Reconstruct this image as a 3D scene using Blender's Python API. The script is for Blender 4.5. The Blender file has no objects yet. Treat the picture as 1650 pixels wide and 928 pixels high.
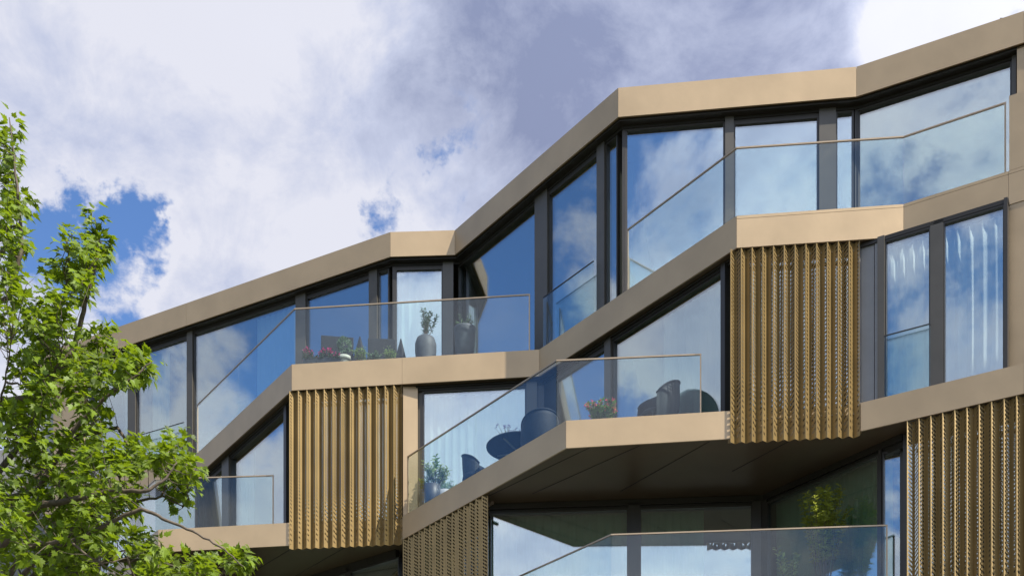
import bpy, bmesh, math, random
from mathutils import Vector, Matrix
R = math.radians
C = bpy.context.scene.collection
sc = bpy.context.scene
random.seed(7)

# ------------------------------------------------------------------ camera
F, CX, HY, CAMZ = 2000.0, 825.0, 1640.0, 1.6     # focal length in px of the 1650 px photo, horizon row
cam = bpy.data.cameras.new('camera'); camo = bpy.data.objects.new('camera', cam); C.objects.link(camo)
camo.location = (0, 0, CAMZ); camo.rotation_euler = (R(90), 0, 0)
cam.sensor_width = 36; cam.lens = 36 * F / 1650
cam.shift_y = (HY - 464) / 1650; cam.clip_end = 3000
sc.camera = camo

# ------------------------------------------------------------------ light, sky
SUN_AZ, SUN_EL = R(53), R(44)       # to the right of the viewer's back
sd = Vector((math.sin(SUN_AZ) * math.cos(SUN_EL), -math.cos(SUN_AZ) * math.cos(SUN_EL), math.sin(SUN_EL)))
sl = bpy.data.lights.new('sun', 'SUN'); sl.energy = 5.0; sl.angle = R(0.5); sl.color = (1, .95, .87)
so = bpy.data.objects.new('sun', sl); C.objects.link(so); so.location = (20, -30, 40)
so.rotation_euler = (-sd).to_track_quat('-Z', 'Y').to_euler()
sc.view_settings.view_transform = 'Standard'; sc.view_settings.look = 'None'
sc.view_settings.exposure = .66; sc.view_settings.gamma = 1
sc.cycles.transparent_max_bounces = 24; sc.cycles.max_bounces = 10
sc.cycles.glossy_bounces = 5; sc.cycles.diffuse_bounces = 4
sc.cycles.caustics_reflective = False; sc.cycles.caustics_refractive = False
sc.cycles.sample_clamp_indirect = 6
sc.cycles.use_denoising = True; sc.cycles.denoiser = 'OPENIMAGEDENOISE'
sc.cycles.denoising_input_passes = 'RGB_ALBEDO_NORMAL'; sc.cycles.denoising_prefilter = 'ACCURATE'
sc.cycles.use_adaptive_sampling = False

w = bpy.data.worlds.new("World"); sc.world = w; w.use_nodes = True
nt = w.node_tree; nt.nodes.clear(); N = nt.nodes; L = nt.links
def wn(t, **k):
    n = N.new(t)
    for a, b in k.items(): setattr(n, a, b)
    return n
def wmath(op, a, b=None, c=None, clamp=False):
    n = wn('ShaderNodeMath', operation=op, use_clamp=clamp)
    for i, v in enumerate((a, b, c)):
        if v is None: continue
        if isinstance(v, (int, float)): n.inputs[i].default_value = v
        else: L.new(v, n.inputs[i])
    return n.outputs[0]
sky = wn('ShaderNodeTexSky', sky_type='NISHITA', sun_disc=False, sun_elevation=SUN_EL,
         sun_rotation=math.pi - SUN_AZ, air_density=1.0, dust_density=0.6, ozone_density=2.2)
tc = wn('ShaderNodeTexCoord')
dirv = tc.outputs['Generated']
def pxdir(px, py): return Vector(((px - CX) / F, 1, (HY - py) / F)).normalized()
wnz = wn('ShaderNodeTexNoise'); L.new(dirv, wnz.inputs['Vector']); wnz.inputs['Scale'].default_value = 7; wnz.inputs['Detail'].default_value = 7; wnz.inputs['Roughness'].default_value = .6
wv = wn('ShaderNodeVectorMath', operation='SUBTRACT'); L.new(wnz.outputs['Color'], wv.inputs[0]); wv.inputs[1].default_value = (.5, .5, .5)
wsc = wn('ShaderNodeVectorMath', operation='SCALE'); L.new(wv.outputs[0], wsc.inputs[0]); wsc.inputs['Scale'].default_value = .26
wad = wn('ShaderNodeVectorMath', operation='ADD'); L.new(dirv, wad.inputs[0]); L.new(wsc.outputs[0], wad.inputs[1])
wnm = wn('ShaderNodeVectorMath', operation='NORMALIZE'); L.new(wad.outputs[0], wnm.inputs[0]); warped = wnm.outputs[0]
def blob(d, r0, r1):                       # 1 inside r0 degrees of direction d, 0 outside r1
    n = wn('ShaderNodeVectorMath', operation='DOT_PRODUCT'); L.new(warped, n.inputs[0]); n.inputs[1].default_value = Vector(d).normalized()
    m = wn('ShaderNodeMapRange', interpolation_type='SMOOTHSTEP'); L.new(n.outputs['Value'], m.inputs[0])
    m.inputs[1].default_value = math.cos(R(r1)); m.inputs[2].default_value = math.cos(R(r0))
    return m.outputs[0]
def noise(scale, detail, rough, off=(0, 0, 0), stretch=(1, 1, 1), dist=0.0):
    mp = wn('ShaderNodeMapping'); L.new(dirv, mp.inputs[0]); mp.inputs[1].default_value = off; mp.inputs[3].default_value = stretch
    n = wn('ShaderNodeTexNoise'); L.new(mp.outputs[0], n.inputs['Vector'])
    n.inputs['Scale'].default_value = scale; n.inputs['Detail'].default_value = detail
    n.inputs['Roughness'].default_value = rough; n.inputs['Distortion'].default_value = dist
    return n.outputs['Fac']
n1 = noise(4.6, 12, .64, (1.3, .2, 4.1), (1, 1, 1.3), .35)
n2 = noise(14.0, 9, .66, (5, 2, 1), (1, 1, 1.2), .3)
dens = wmath('ADD', wmath('MULTIPLY', wmath('SUBTRACT', n1, .5), 1.5), wmath('MULTIPLY', wmath('SUBTRACT', n2, .5), .5))
dens = wmath('ADD', dens, .5)
CLOUDS = [  # direction, inner, outer radius in degrees, weight
    (pxdir(700, 250), 8, 34, .24), (pxdir(350, 250), 3, 12, .06), (pxdir(1450, 60), 2, 7, .05), (pxdir(400, 420), 1, 6, .2),
    (pxdir(225, 375), .0, 2.0, -.18), (pxdir(190, 440), .0, 2.4, -.20), (pxdir(70, 330), .0, 2.6, -.17), (pxdir(90, 420), .0, 2.4, -.20), (pxdir(140, 300), .0, 2.0, .06), (pxdir(60, 600), 1, 6, -.26),
    (pxdir(715, 248), .0, 1.4, -.155), (pxdir(628, 318), .0, 1.3, -.13), (pxdir(1620, 10), .3, 2.8, -.15),
    (pxdir(670, 270), .0, 1.6, -.04), (pxdir(235, 330), .0, 2.2, -.12), (pxdir(520, 200), 0, 5, .10),
    ((-.95, -.40, .62), 3, 12, -.20), ((-.99, -.32, .48), 1, 8, .24), ((-.964, .27, .60), 3, 10, -.26),
    ((-.91, .45, .57), 1, 8, -.30), ((-.90, .46, .42), 1, 7, .28), ((-1, .13, .54), 2, 8, .26), ((-1, .10, .62), 0, 4, -.3),
    ((-.14, -1, .46), 6, 15, .26), ((-.14, -1, .70), 1, 6, -.22), ((-.65, -.82, .68), 2, 8, .12),
    ((-.63, -.85, .60), .5, 5, -.20), ((-.63, -.85, .50), 1, 6, .22), ((-.8, -.9, .35), 2, 12, .2)]
for d, r0, r1, wt in CLOUDS:
    dens = wmath('ADD', dens, wmath('MULTIPLY', blob(d, r0, r1), wt))
mr = wn('ShaderNodeMapRange', interpolation_type='SMOOTHSTEP'); L.new(dens, mr.inputs[0])
mr.inputs[1].default_value = .42; mr.inputs[2].default_value = .64
mask = mr.outputs[0]
n3 = noise(4.2, 6, .5, (2, 7, 3), (1, 1, 1.8), .3)
shade = wmath('ADD', wmath('MULTIPLY', n3, 2.0), -.80)
shade = wmath('ADD', shade, wmath('MULTIPLY', wmath('SUBTRACT', n2, .5), 1.1))
shade = wmath('ADD', shade, wmath('MULTIPLY', wmath('SUBTRACT', dens, .8), .5))
for d, r0, r1, wt in [((-.14, -1, .68), 3, 9, .25), (pxdir(1000, -10), 4, 11, .62), (pxdir(800, 20), 1, 5, .2), (pxdir(1200, 60), 1, 5, .25),
                      (pxdir(1480, 10), 1, 9, -.04), (pxdir(420, 330), 3, 11, -.15), (pxdir(60, 160), 2, 10, -.10)]:
    shade = wmath('ADD', shade, wmath('MULTIPLY', blob(d, r0, r1), wt))
ramp = wn('ShaderNodeValToRGB'); L.new(shade, ramp.inputs[0])
ramp.color_ramp.elements[0].position = 0.0; ramp.color_ramp.elements[0].color = (.50, .508, .57, 1)
ramp.color_ramp.elements[1].position = 1.0; ramp.color_ramp.elements[1].color = (.172, .200, .31, 1)
e = ramp.color_ramp.elements.new(.35); e.color = (.36, .39, .50, 1)
sb = wn('ShaderNodeMixRGB', blend_type='MULTIPLY'); sb.inputs[0].default_value = 1
L.new(sky.outputs[0], sb.inputs[1]); sb.inputs[2].default_value = (.082, .102, .130, 1)   # the Nishita sky at strength 0.115
glow = wmath('MULTIPLY_ADD', blob(sd, 10, 92), 1.0, 1.0)       # clouds nearer the sun are brighter
gc_ = wn('ShaderNodeVectorMath', operation='SCALE'); L.new(ramp.outputs[0], gc_.inputs[0]); L.new(glow, gc_.inputs['Scale'])
mx = wn('ShaderNodeMixRGB'); L.new(mask, mx.inputs[0]); L.new(sb.outputs[0], mx.inputs[1]); L.new(gc_.outputs[0], mx.inputs[2])
bg = wn('ShaderNodeBackground'); L.new(mx.outputs[0], bg.inputs[0]); bg.inputs[1].default_value = 1.0
wo = wn('ShaderNodeOutputWorld'); L.new(bg.outputs[0], wo.inputs[0])

# ------------------------------------------------------------------ materials
def mat(name, col, rough=.5, metal=0.0, noise_amt=.06, nscale=6.0, bump=0.0, bscale=60, spec=.5):
    m = bpy.data.materials.new(name); m.use_nodes = True
    t = m.node_tree; p = t.nodes['Principled BSDF']
    p.inputs['Roughness'].default_value = rough; p.inputs['Metallic'].default_value = metal
    p.inputs['Specular IOR Level'].default_value = spec
    co = t.nodes.new('ShaderNodeTexCoord')
    n = t.nodes.new('ShaderNodeTexNoise'); n.inputs['Scale'].default_value = nscale; n.inputs['Detail'].default_value = 5
    t.links.new(co.outputs['Object'], n.inputs['Vector'])
    r = t.nodes.new('ShaderNodeValToRGB'); t.links.new(n.outputs['Fac'], r.inputs[0])
    a = [max(0, c * (1 - noise_amt * 1.6)) for c in col]; b = [min(1, c * (1 + noise_amt * 1.6)) for c in col]
    r.color_ramp.elements[0].position = .3; r.color_ramp.elements[0].color = (*a, 1)
    r.color_ramp.elements[1].position = .7; r.color_ramp.elements[1].color = (*b, 1)
    t.links.new(r.outputs[0], p.inputs['Base Color'])
    if bump:
        n2_ = t.nodes.new('ShaderNodeTexNoise'); n2_.inputs['Scale'].default_value = bscale; n2_.inputs['Detail'].default_value = 4
        t.links.new(co.outputs['Object'], n2_.inputs['Vector'])
        bn = t.nodes.new('ShaderNodeBump'); bn.inputs['Strength'].default_value = bump; bn.inputs['Distance'].default_value = .01
        t.links.new(n2_.outputs['Fac'], bn.inputs['Height']); t.links.new(bn.outputs[0], p.inputs['Normal'])
    return m
def glass_mat(name, ior, tint, gloss=(1, 1, 1), wob=0.0):
    m = bpy.data.materials.new(name); m.use_nodes = True; t = m.node_tree; t.nodes.clear()
    o = t.nodes.new('ShaderNodeOutputMaterial'); mi = t.nodes.new('ShaderNodeMixShader')
    tr = t.nodes.new('ShaderNodeBsdfTransparent'); tr.inputs[0].default_value = (*tint, 1)
    g = t.nodes.new('ShaderNodeBsdfGlossy'); g.inputs['Roughness'].default_value = 0; g.inputs[0].default_value = (*gloss, 1)
    lw = t.nodes.new('ShaderNodeLayerWeight')                     # facing: 0 head-on, 1 grazing, same on both sides of a face
    f0 = ((ior - 1) / (ior + 1)) ** 2
    pw = t.nodes.new('ShaderNodeMath'); pw.operation = 'POWER'; pw.inputs[1].default_value = 4.0
    lw.inputs['Blend'].default_value = .5; t.links.new(lw.outputs['Facing'], pw.inputs[0])
    ma = t.nodes.new('ShaderNodeMath'); ma.operation = 'MULTIPLY_ADD'; t.links.new(pw.outputs[0], ma.inputs[0])
    ma.inputs[1].default_value = 1 - f0; ma.inputs[2].default_value = f0
    t.links.new(ma.outputs[0], mi.inputs[0]); t.links.new(tr.outputs[0], mi.inputs[1]); t.links.new(g.outputs[0], mi.inputs[2])
    if wob:
        co = t.nodes.new('ShaderNodeTexCoord'); n = t.nodes.new('ShaderNodeTexNoise'); n.inputs['Scale'].default_value = .9
        n.inputs['Detail'].default_value = 1
        t.links.new(co.outputs['Object'], n.inputs['Vector']); bn = t.nodes.new('ShaderNodeBump')
        bn.inputs['Strength'].default_value = wob; bn.inputs['Distance'].default_value = .02
        t.links.new(n.outputs['Fac'], bn.inputs['Height']); t.links.new(bn.outputs[0], g.inputs['Normal'])
    t.links.new(mi.outputs[0], o.inputs[0]); return m
M = {}
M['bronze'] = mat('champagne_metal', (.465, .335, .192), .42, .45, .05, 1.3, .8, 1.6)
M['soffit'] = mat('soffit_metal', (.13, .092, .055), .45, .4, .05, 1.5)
M['darkframe'] = mat('dark_bronze_frame', (.05, .045, .038), .38, .35, .05, 3)
M['mullion'] = mat('bronze_grey_mullion', (.095, .085, .068), .4, .3, .05, 3)
M['greypanel'] = mat('grey_panel', (.24, .235, .225), .45, .2, .04, 3)
M['head'] = mat('head_profile', (.03, .026, .02), .4, .3, .05, 3)
M['rail'] = mat('bronze_rail', (.40, .30, .19), .32, .6, .04, 3)
M['gasket'] = mat('black_gasket', (.015, .015, .015), .6)
M['gold'] = None
M['concrete'] = mat('concrete', (.30, .29, .28), .9, 0, .1, 2, .2, 20)
M['roomwall'] = mat('room_wall', (.22, .21, .20), .9, 0, .05, 1)
M['glass'] = glass_mat('window_glass', 3.8, (.87, .955, .93), (.88, .96, 1.0), .02)
M['railglass'] = glass_mat('rail_glass', 1.47, (.915, .965, .96), (.95, .98, 1), .01)
M['cloth'] = mat('curtain_cloth', (.78, .79, .77), .9, 0, .02, 8)
def translucent(m, col, fac):
    t = m.node_tree; p = t.nodes['Principled BSDF']; o = [n for n in t.nodes if n.type == 'OUTPUT_MATERIAL'][0]
    tl = t.nodes.new('ShaderNodeBsdfTranslucent'); tl.inputs[0].default_value = (*col, 1)
    mi = t.nodes.new('ShaderNodeMixShader'); mi.inputs[0].default_value = fac
    t.links.new(p.outputs[0], mi.inputs[1]); t.links.new(tl.outputs[0], mi.inputs[2]); t.links.new(mi.outputs[0], o.inputs[0])
translucent(M['cloth'], (.75, .76, .74), .35)
M['wicker'] = mat('dark_wicker', (.018, .022, .028), .6, 0, .3, 60, .25, 260, .2)
M['wickergreen'] = mat('green_wicker', (.02, .075, .055), .55, 0, .25, 40, .25, 260, .2)
M['sling'] = mat('dark_sling_fabric', (.026, .029, .034), .8, 0, .15, 30, .15, 260, .2)
M['potgrey'] = mat('grey_pot', (.06, .066, .076), .6, 0, .12, 9, .15, 60, .3)
M['potdark'] = mat('dark_pot', (.03, .032, .036), .5, 0, .12, 9)
M['potwhite'] = mat('cream_pot', (.62, .56, .46), .6, 0, .06, 9)
M['potlight'] = mat('light_grey_pot', (.36, .37, .40), .6, 0, .06, 9)
M['soil'] = mat('soil', (.04, .03, .02), 1, 0, .2, 20)
M['bark'] = mat('bark', (.10, .085, .065), .9, 0, .25, 14, .8, 40)
M['twig'] = mat('twig_bark', (.10, .075, .05), .8, 0, .2, 20)
def leafmat(name, col, tcol, f=.35, var=.5):
    m = mat(name, col, .5, 0, .0, 5, spec=.35)
    t = m.node_tree; r = [n for n in t.nodes if n.type == 'VALTORGB'][0]
    gi = t.nodes.new('ShaderNodeNewGeometry')
    t.links.new(gi.outputs['Random Per Island'], r.inputs[0])
    r.color_ramp.elements[0].position = 0; r.color_ramp.elements[0].color = (*[c * (1 - var) for c in col], 1)
    r.color_ramp.elements[1].position = 1; r.color_ramp.elements[1].color = (*[min(1, c * (1 + var)) for c in col], 1)
    translucent(m, tcol, f); return m
M['maple'] = leafmat('maple_leaf', (.125, .180, .012), (.30, .41, .011), .40, .6)
M['leafgreen'] = leafmat('plant_leaf', (.09, .20, .05), (.2, .35, .06), .3)
M['leafpale'] = leafmat('pale_leaf', (.30, .40, .16), (.4, .5, .2), .3)
M['leafsage'] = leafmat('sage_leaf', (.20, .27, .17), (.2, .3, .15), .25)
M['leafyellow'] = leafmat('yellow_leaf', (.27, .31, .05), (.5, .54, .08), .35)
M['leafdark'] = leafmat('dark_leaf', (.035, .075, .035), (.08, .15, .04), .25)
M['petalpink'] = leafmat('pink_petal', (.75, .04, .24), (.8, .05, .25), .3)
M['petalred'] = leafmat('red_petal', (.80, .08, .14), (.8, .1, .15), .3)
M['petalviolet'] = leafmat('violet_petal', (.10, .05, .25), (.1, .05, .3), .3)
M['asphalt'] = mat('asphalt', (.05, .05, .052), .9, 0, .2, 3, .4, 60)
M['paving'] = mat('paving', (.26, .25, .235), .9, 0, .15, 2, .3, 30)
M['kerb'] = mat('kerb_stone', (.33, .32, .30), .9, 0, .1, 4, .2, 30)
M['paint'] = mat('road_paint', (.75, .75, .73), .7, 0, .08, 9)
M['plaster'] = mat('plaster', (.42, .33, .22), .9, 0, .08, 1.5, .2, 30)
M['tile'] = mat('terracotta', (.36, .16, .08), .8, 0, .25, 5, .4, 20)
M['groundgreen'] = mat('ground_soil_grass', (.07, .09, .035), 1, 0, .3, .6)

# perforated gold metal: slanted slots from two UV layers, (metres from the fold, row count) and (last slot column, row spacing)
m = mat('perforated_gold_metal', (.285, .192, .072), .36, .5, .06, 2.0)
t = m.node_tree; Nn = t.nodes; p = Nn['Principled BSDF']; out = [n for n in Nn if n.type == 'OUTPUT_MATERIAL'][0]
def tm(op, a, b=None, c=None):
    n = Nn.new('ShaderNodeMath'); n.operation = op
    for i, v in enumerate((a, b, c)):
        if v is None: continue
        if isinstance(v, (int, float)): n.inputs[i].default_value = v
        else: t.links.new(v, n.inputs[i])
    return n.outputs[0]
def uvn(nm):
    n = Nn.new('ShaderNodeUVMap'); n.uv_map = nm; s = Nn.new('ShaderNodeSeparateXYZ'); t.links.new(n.outputs[0], s.inputs[0]); return s.outputs[0], s.outputs[1]
u, rr = uvn('slots'); um, sp = uvn('rows')
PITCH = .041
uu = tm('SUBTRACT', u, .012)
colf = tm('FRACT', tm('DIVIDE', uu, PITCH))
coli = tm('FLOOR', tm('DIVIDE', uu, PITCH))
fr = tm('SUBTRACT', tm('FRACT', tm('ADD', rr, tm('MULTIPLY', coli, .38))), .5)
y_ = tm('MULTIPLY', fr, sp)
x_ = tm('MULTIPLY', tm('SUBTRACT', colf, .5), PITCH)
hx = tm('LESS_THAN', tm('ABSOLUTE', x_), .0165)                     # slot spans 25 mm across the face
hy_ = tm('LESS_THAN', tm('ABSOLUTE', tm('ADD', y_, tm('MULTIPLY', x_, .95))), .0165)   # and slants downhill away from the fold
inr = tm('MULTIPLY', tm('GREATER_THAN', uu, 0.0), tm('LESS_THAN', u, um))
hole = tm('MULTIPLY', tm('MULTIPLY', hx, hy_), inr)
tr = Nn.new('ShaderNodeBsdfTransparent'); mi = Nn.new('ShaderNodeMixShader')
t.links.new(hole, mi.inputs[0]); t.links.new(p.outputs[0], mi.inputs[1]); t.links.new(tr.outputs[0], mi.inputs[2]); t.links.new(mi.outputs[0], out.inputs[0])
M['gold'] = m

# ------------------------------------------------------------------ object helpers
def link(name, bm, m, parent=None, smooth=False):
    me = bpy.data.meshes.new(name)
    bmesh.ops.recalc_face_normals(bm, faces=bm.faces) if not smooth == 'keep' else None
    if smooth is True:
        for f in bm.faces: f.smooth = True
    bm.to_mesh(me); bm.free()
    for k in (m if isinstance(m, (list, tuple)) else [m]): me.materials.append(k)
    o = bpy.data.objects.new(name, me); C.objects.link(o)
    if parent:
        o.parent = parent
        o.matrix_parent_inverse = Matrix.Translation(parent.location).inverted() if parent.parent is None else Matrix.Identity(4)
    return o
def rawmesh(name, vs, fs, m, parent=None, mats=None, smooth=False):
    me = bpy.data.meshes.new(name); me.from_pydata(vs, [], fs)
    for k in (m if isinstance(m, (list, tuple)) else [m]): me.materials.append(k)
    if mats: me.polygons.foreach_set('material_index', mats)
    if smooth: me.polygons.foreach_set('use_smooth', [True] * len(fs))
    me.update(); o = bpy.data.objects.new(name, me); C.objects.link(o)
    if parent:
        o.parent = parent
        if parent.parent is None: o.matrix_parent_inverse = Matrix.Translation(parent.location).inverted()
    return o
def tag(o, label=None, cat=None, group=None, kind=None):
    if label: o['label'] = label
    if cat: o['category'] = cat
    if group: o['group'] = group
    if kind: o['kind'] = kind
    return o
def thing(name, loc, label, cat, group=None):
    o = bpy.data.objects.new(name, None); C.objects.link(o); o.location = loc; o.empty_display_size = .2
    return tag(o, label, cat, group)

# plan helpers (x, y); heights z are above the camera, added to CAMZ when built
def ray(px): return ((px - CX) / F, 1.0)
def on(px, A, B):                       # where the vertical plane seen at column px crosses the plan line AB
    k = (px - CX) / F
    dx, dy = B[0] - A[0], B[1] - A[1]
    s = (k * A[1] - A[0]) / (dx - k * dy)
    return (A[0] + s * dx, A[1] + s * dy)
def W(px, py, z): Y = F * z / (HY - py); return ((px - CX) / F * Y, Y)
def unit(a, b): d = (b[0] - a[0], b[1] - a[1]); l = math.hypot(*d); return (d[0] / l, d[1] / l)
def nrm(a, b): d = unit(a, b); return (-d[1], d[0])      # pointing into the building
def offs(pts, d):
    res = []
    for i, p in enumerate(pts):
        ns = []
        if i > 0: ns.append(nrm(pts[i - 1], p))
        if i < len(pts) - 1: ns.append(nrm(p, pts[i + 1]))
        nx = sum(n[0] for n in ns); ny = sum(n[1] for n in ns); l = math.hypot(nx, ny); nx /= l; ny /= l
        c = nx * ns[0][0] + ny * ns[0][1]
        res.append((p[0] + nx * d / c, p[1] + ny * d / c))
    return res
def ring_solid(bm, o, i, z0, z1):       # o, i: outer and inner plan polylines
    n = len(o); V = lambda p, z: bm.verts.new((p[0], p[1], z + CAMZ))
    a = [V(p, z0) for p in o]; b = [V(p, z1) for p in o]; c = [V(p, z0) for p in i]; d = [V(p, z1) for p in i]
    for k in range(n - 1):
        bm.faces.new((a[k], a[k + 1], b[k + 1], b[k])); bm.faces.new((c[k + 1], c[k], d[k], d[k + 1]))
        bm.faces.new((b[k], b[k + 1], d[k + 1], d[k])); bm.faces.new((a[k + 1], a[k], c[k], c[k + 1]))
    bm.faces.new((a[0], b[0], d[0], c[0])); bm.faces.new((a[-1], c[-1], d[-1], b[-1]))
def band(bm, pts, z0, z1, t0, t1): ring_solid(bm, offs(pts, t0), offs(pts, t1), z0, z1)
def panels(bm, pts, seams, z0, z1, t0, t1, gap=.004):
    """cladding panels along a polyline, mitred at its corners, with open joints at corners and seams"""
    full = [pts[0]]
    for k in range(len(pts) - 1):
        mids = [on(s, pts[k], pts[k + 1]) for s in seams]
        A, B = pts[k], pts[k + 1]; l = math.hypot(B[0] - A[0], B[1] - A[1]); d = unit(A, B)
        ts = sorted(((q[0] - A[0]) * d[0] + (q[1] - A[1]) * d[1]) for q in mids)
        for s in ts:
            if .05 < s < l - .05: full.append((A[0] + d[0] * s, A[1] + d[1] * s))
        full.append(B)
    o, i = offs(full, t0), offs(full, t1)
    for k in range(len(full) - 1):
        d = unit(full[k], full[k + 1]); g = gap / 2
        oo = [(o[k][0] + d[0] * g, o[k][1] + d[1] * g), (o[k + 1][0] - d[0] * g, o[k + 1][1] - d[1] * g)]
        ii = [(i[k][0] + d[0] * g, i[k][1] + d[1] * g), (i[k + 1][0] - d[0] * g, i[k + 1][1] - d[1] * g)]
        ring_solid(bm, oo, ii, z0, z1)
def obox(bm, P, Q, z0, z1, t0, t1): band(bm, [P, Q], z0, z1, t0, t1)
def prism(bm, poly, z0, z1):
    a = [bm.verts.new((x, y, z0 + CAMZ)) for x, y in poly]; b = [bm.verts.new((x, y, z1 + CAMZ)) for x, y in poly]
    n = len(poly); bm.faces.new(a[::-1]); bm.faces.new(b)
    for k in range(n): bm.faces.new((a[k], a[(k + 1) % n], b[(k + 1) % n], b[k]))
def wbox(bm, x0, x1, y0, y1, z0, z1):
    vs = [bm.verts.new((x, y, z)) for z in (z0, z1) for x, y in ((x0, y0), (x1, y0), (x1, y1), (x0, y1))]
    for f in ((0, 3, 2, 1), (4, 5, 6, 7), (0, 1, 5, 4), (1, 2, 6, 5), (2, 3, 7, 6), (3, 0, 4, 7)): bm.faces.new([vs[i] for i in f])
def tube(vs, fs, pts, rads, n=6):
    base = len(vs); prev = None
    for i, p in enumerate(pts):
        p = Vector(p); d = (Vector(pts[min(i + 1, len(pts) - 1)]) - Vector(pts[max(i - 1, 0)])).normalized()
        a = d.cross(Vector((0.3, .2, 1)) if abs(d.z) < .9 else Vector((1, 0, 0))).normalized(); b = d.cross(a)
        for k in range(n):
            an = 2 * math.pi * k / n; vs.append(tuple(p + (a * math.cos(an) + b * math.sin(an)) * rads[i]))
    for i in range(len(pts) - 1):
        for k in range(n):
            fs.append((base + i * n + k, base + i * n + (k + 1) % n, base + (i + 1) * n + (k + 1) % n, base + (i + 1) * n + k))
    fs.append(tuple(base + k for k in range(n))[::-1]); fs.append(tuple(base + (len(pts) - 1) * n + k for k in range(n)))
def lathe(bm, prof, cx, cy, cz, n=28):
    rings = []
    for r, z in prof:
        rings.append([bm.verts.new((cx + r * math.cos(2 * math.pi * k / n), cy + r * math.sin(2 * math.pi * k / n), cz + z)) for k in range(n)])
    for a, b in zip(rings, rings[1:]):
        for k in range(n): bm.faces.new((a[k], a[(k + 1) % n], b[(k + 1) % n], b[k]))
    bm.faces.new(rings[0][::-1]); bm.faces.new(rings[-1])

# ------------------------------------------------------------------ the plan of the building
Z4, T4 = 16.65, .52
Z3, T3 = 12.90, .512
Z2, T2 = 9.80, .45
Z1, T1 = 6.83, .46
roof = [W(60, 572, Z4), W(629, 374, Z4), W(733, 371, Z4), W(996, 142, Z4), W(1380, 108, Z4), W(1650, 18, Z4)]
roof.append((roof[-1][0] + 5.7, roof[-1][1] - 3.15))
s3 = [W(70, 797, Z3), W(315, 733, Z3), W(470, 587, Z3), W(869, 563, Z3), W(1187, 348, Z3), W(1456, 329, Z3), W(1625, 276, Z3)]
d = unit(s3[-2], s3[-1]); s3.append((s3[-1][0] + d[0] * 7, s3[-1][1] + d[1] * 7))
s2 = [W(60, 990, Z2), W(150, 940, Z2), W(255, 853, Z2), W(648, 832, Z2), W(912, 677.5, Z2), W(1386, 649, Z2), W(1650, 585, Z2)]
s2[0] = (s2[1][0] - 1.5, s2[1][1] + .8)
d = unit(s2[-2], s2[-1]); s2.append((s2[-1][0] + d[0] * 7, s2[-1][1] + d[1] * 7))
c1 = W(985, 860, Z1 + 1.1); e1 = W(1430, 845, Z1 + 1.1); l1 = W(835, 928, Z1 + 1.1)
dl = unit(c1, l1)
s1 = [(-12, 30.4), (-9.2, 27.5), (-3.2, 26.2), (c1[0] + dl[0] * 5.2 - .1, c1[1] + dl[1] * 5.2 - .15), (c1[0] - .02, c1[1] - .16), (e1[0] + .25, e1[1] - .16), (13.6, 15.9)]
def back(poly): return [(poly[-1][0], 34.0), (poly[0][0], 38.0)]

B = thing('apartment_building', (0, 22, 0), 'modern folded apartment building with champagne metal bands, glass fronts and perforated gold screens', 'apartment building')
# the slabs: structural core behind 30 mm cladding
def slab(name, poly, z, t, seams, soffit_joints=(), cap=None):
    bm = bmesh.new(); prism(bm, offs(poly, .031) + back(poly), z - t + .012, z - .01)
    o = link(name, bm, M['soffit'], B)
    bm = bmesh.new()
    if cap:
        i0, i1 = cap
        panels(bm, poly[:i0 + 1] if i0 else poly[:1] + poly[:1], seams, z - t, z, 0, .03) if i0 else None
        panels(bm, poly[i0:], seams, z - t, z - .052, 0, .03)
        panels(bm, poly[i0:], seams, z - .046, z, 0, .03)
    else: panels(bm, poly, seams, z - t, z, 0, .03)
    link('fascia', bm, M['bronze'], o)
    if soffit_joints:
        for P, Q in soffit_joints:
            bm = bmesh.new()
            d = unit(P, Q); n = (-d[1] * .005, d[0] * .005)
            prism(bm, [(P[0] - n[0], P[1] - n[1]), (Q[0] - n[0], Q[1] - n[1]), (Q[0] + n[0], Q[1] + n[1]), (P[0] + n[0], P[1] + n[1])], z - t + .006, z - t + .016)
            link('soffit_joint', bm, M['gasket'], o)
    return o
slab('roof_slab', roof, Z4, T4, (300,))
slab('balcony_slab', s3, Z3, T3, (648,), cap=(4, 7))
# soffit joints of the middle slab run back from its front edge
zs = Z2 - T2
J = []
for (a, b, c, d_) in ((950, 722, 575 + 205, 803), (1030, 719, 858, 796), (1143, 712, 1000, 792), (1280, 707, 1180, 760), (470, 884, 360, 950), (560, 880, 420, 960)):
    J.append((W(a, b, zs), W(c, d_, zs)))
def shift(p, n, q): return (p[0] + n[0] * q, p[1] + n[1] * q)
n_a = nrm(s2[2], s2[3]); n_b = nrm(s2[4], s2[5])
pa, pb = on(466, s2[2], s2[3]), s2[3]; pc, pd = on(1176.5, s2[4], s2[5]), s2[5]
s2n = s2[:3] + [pa, shift(on(466.3, s2[2], s2[3]), n_a, .12), shift(pb, n_a, .12), s2[3], s2[4], pc, shift(on(1176.8, s2[4], s2[5]), n_b, .13), shift(pd, n_b, .13)] + s2[5:]
s2n = s2[:3] + [pa, shift(pa, n_a, .12), shift(on(647, s2[2], s2[3]), n_a, .12), on(648.5, s2[3], s2[4])] + [s2[4], pc, shift(pc, n_b, .13), shift(on(1385, s2[4], s2[5]), n_b, .13), on(1386.5, s2[5], s2[6])] + s2[6:]
slab('balcony_slab', s2n, Z2, T2, (), J)
slab('balcony_slab', s1, Z1, T1, ())
for zz in (4.0, 1.1):
    slab('balcony_slab', offs(s1, .9), zz - .05, .4, ())
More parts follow.
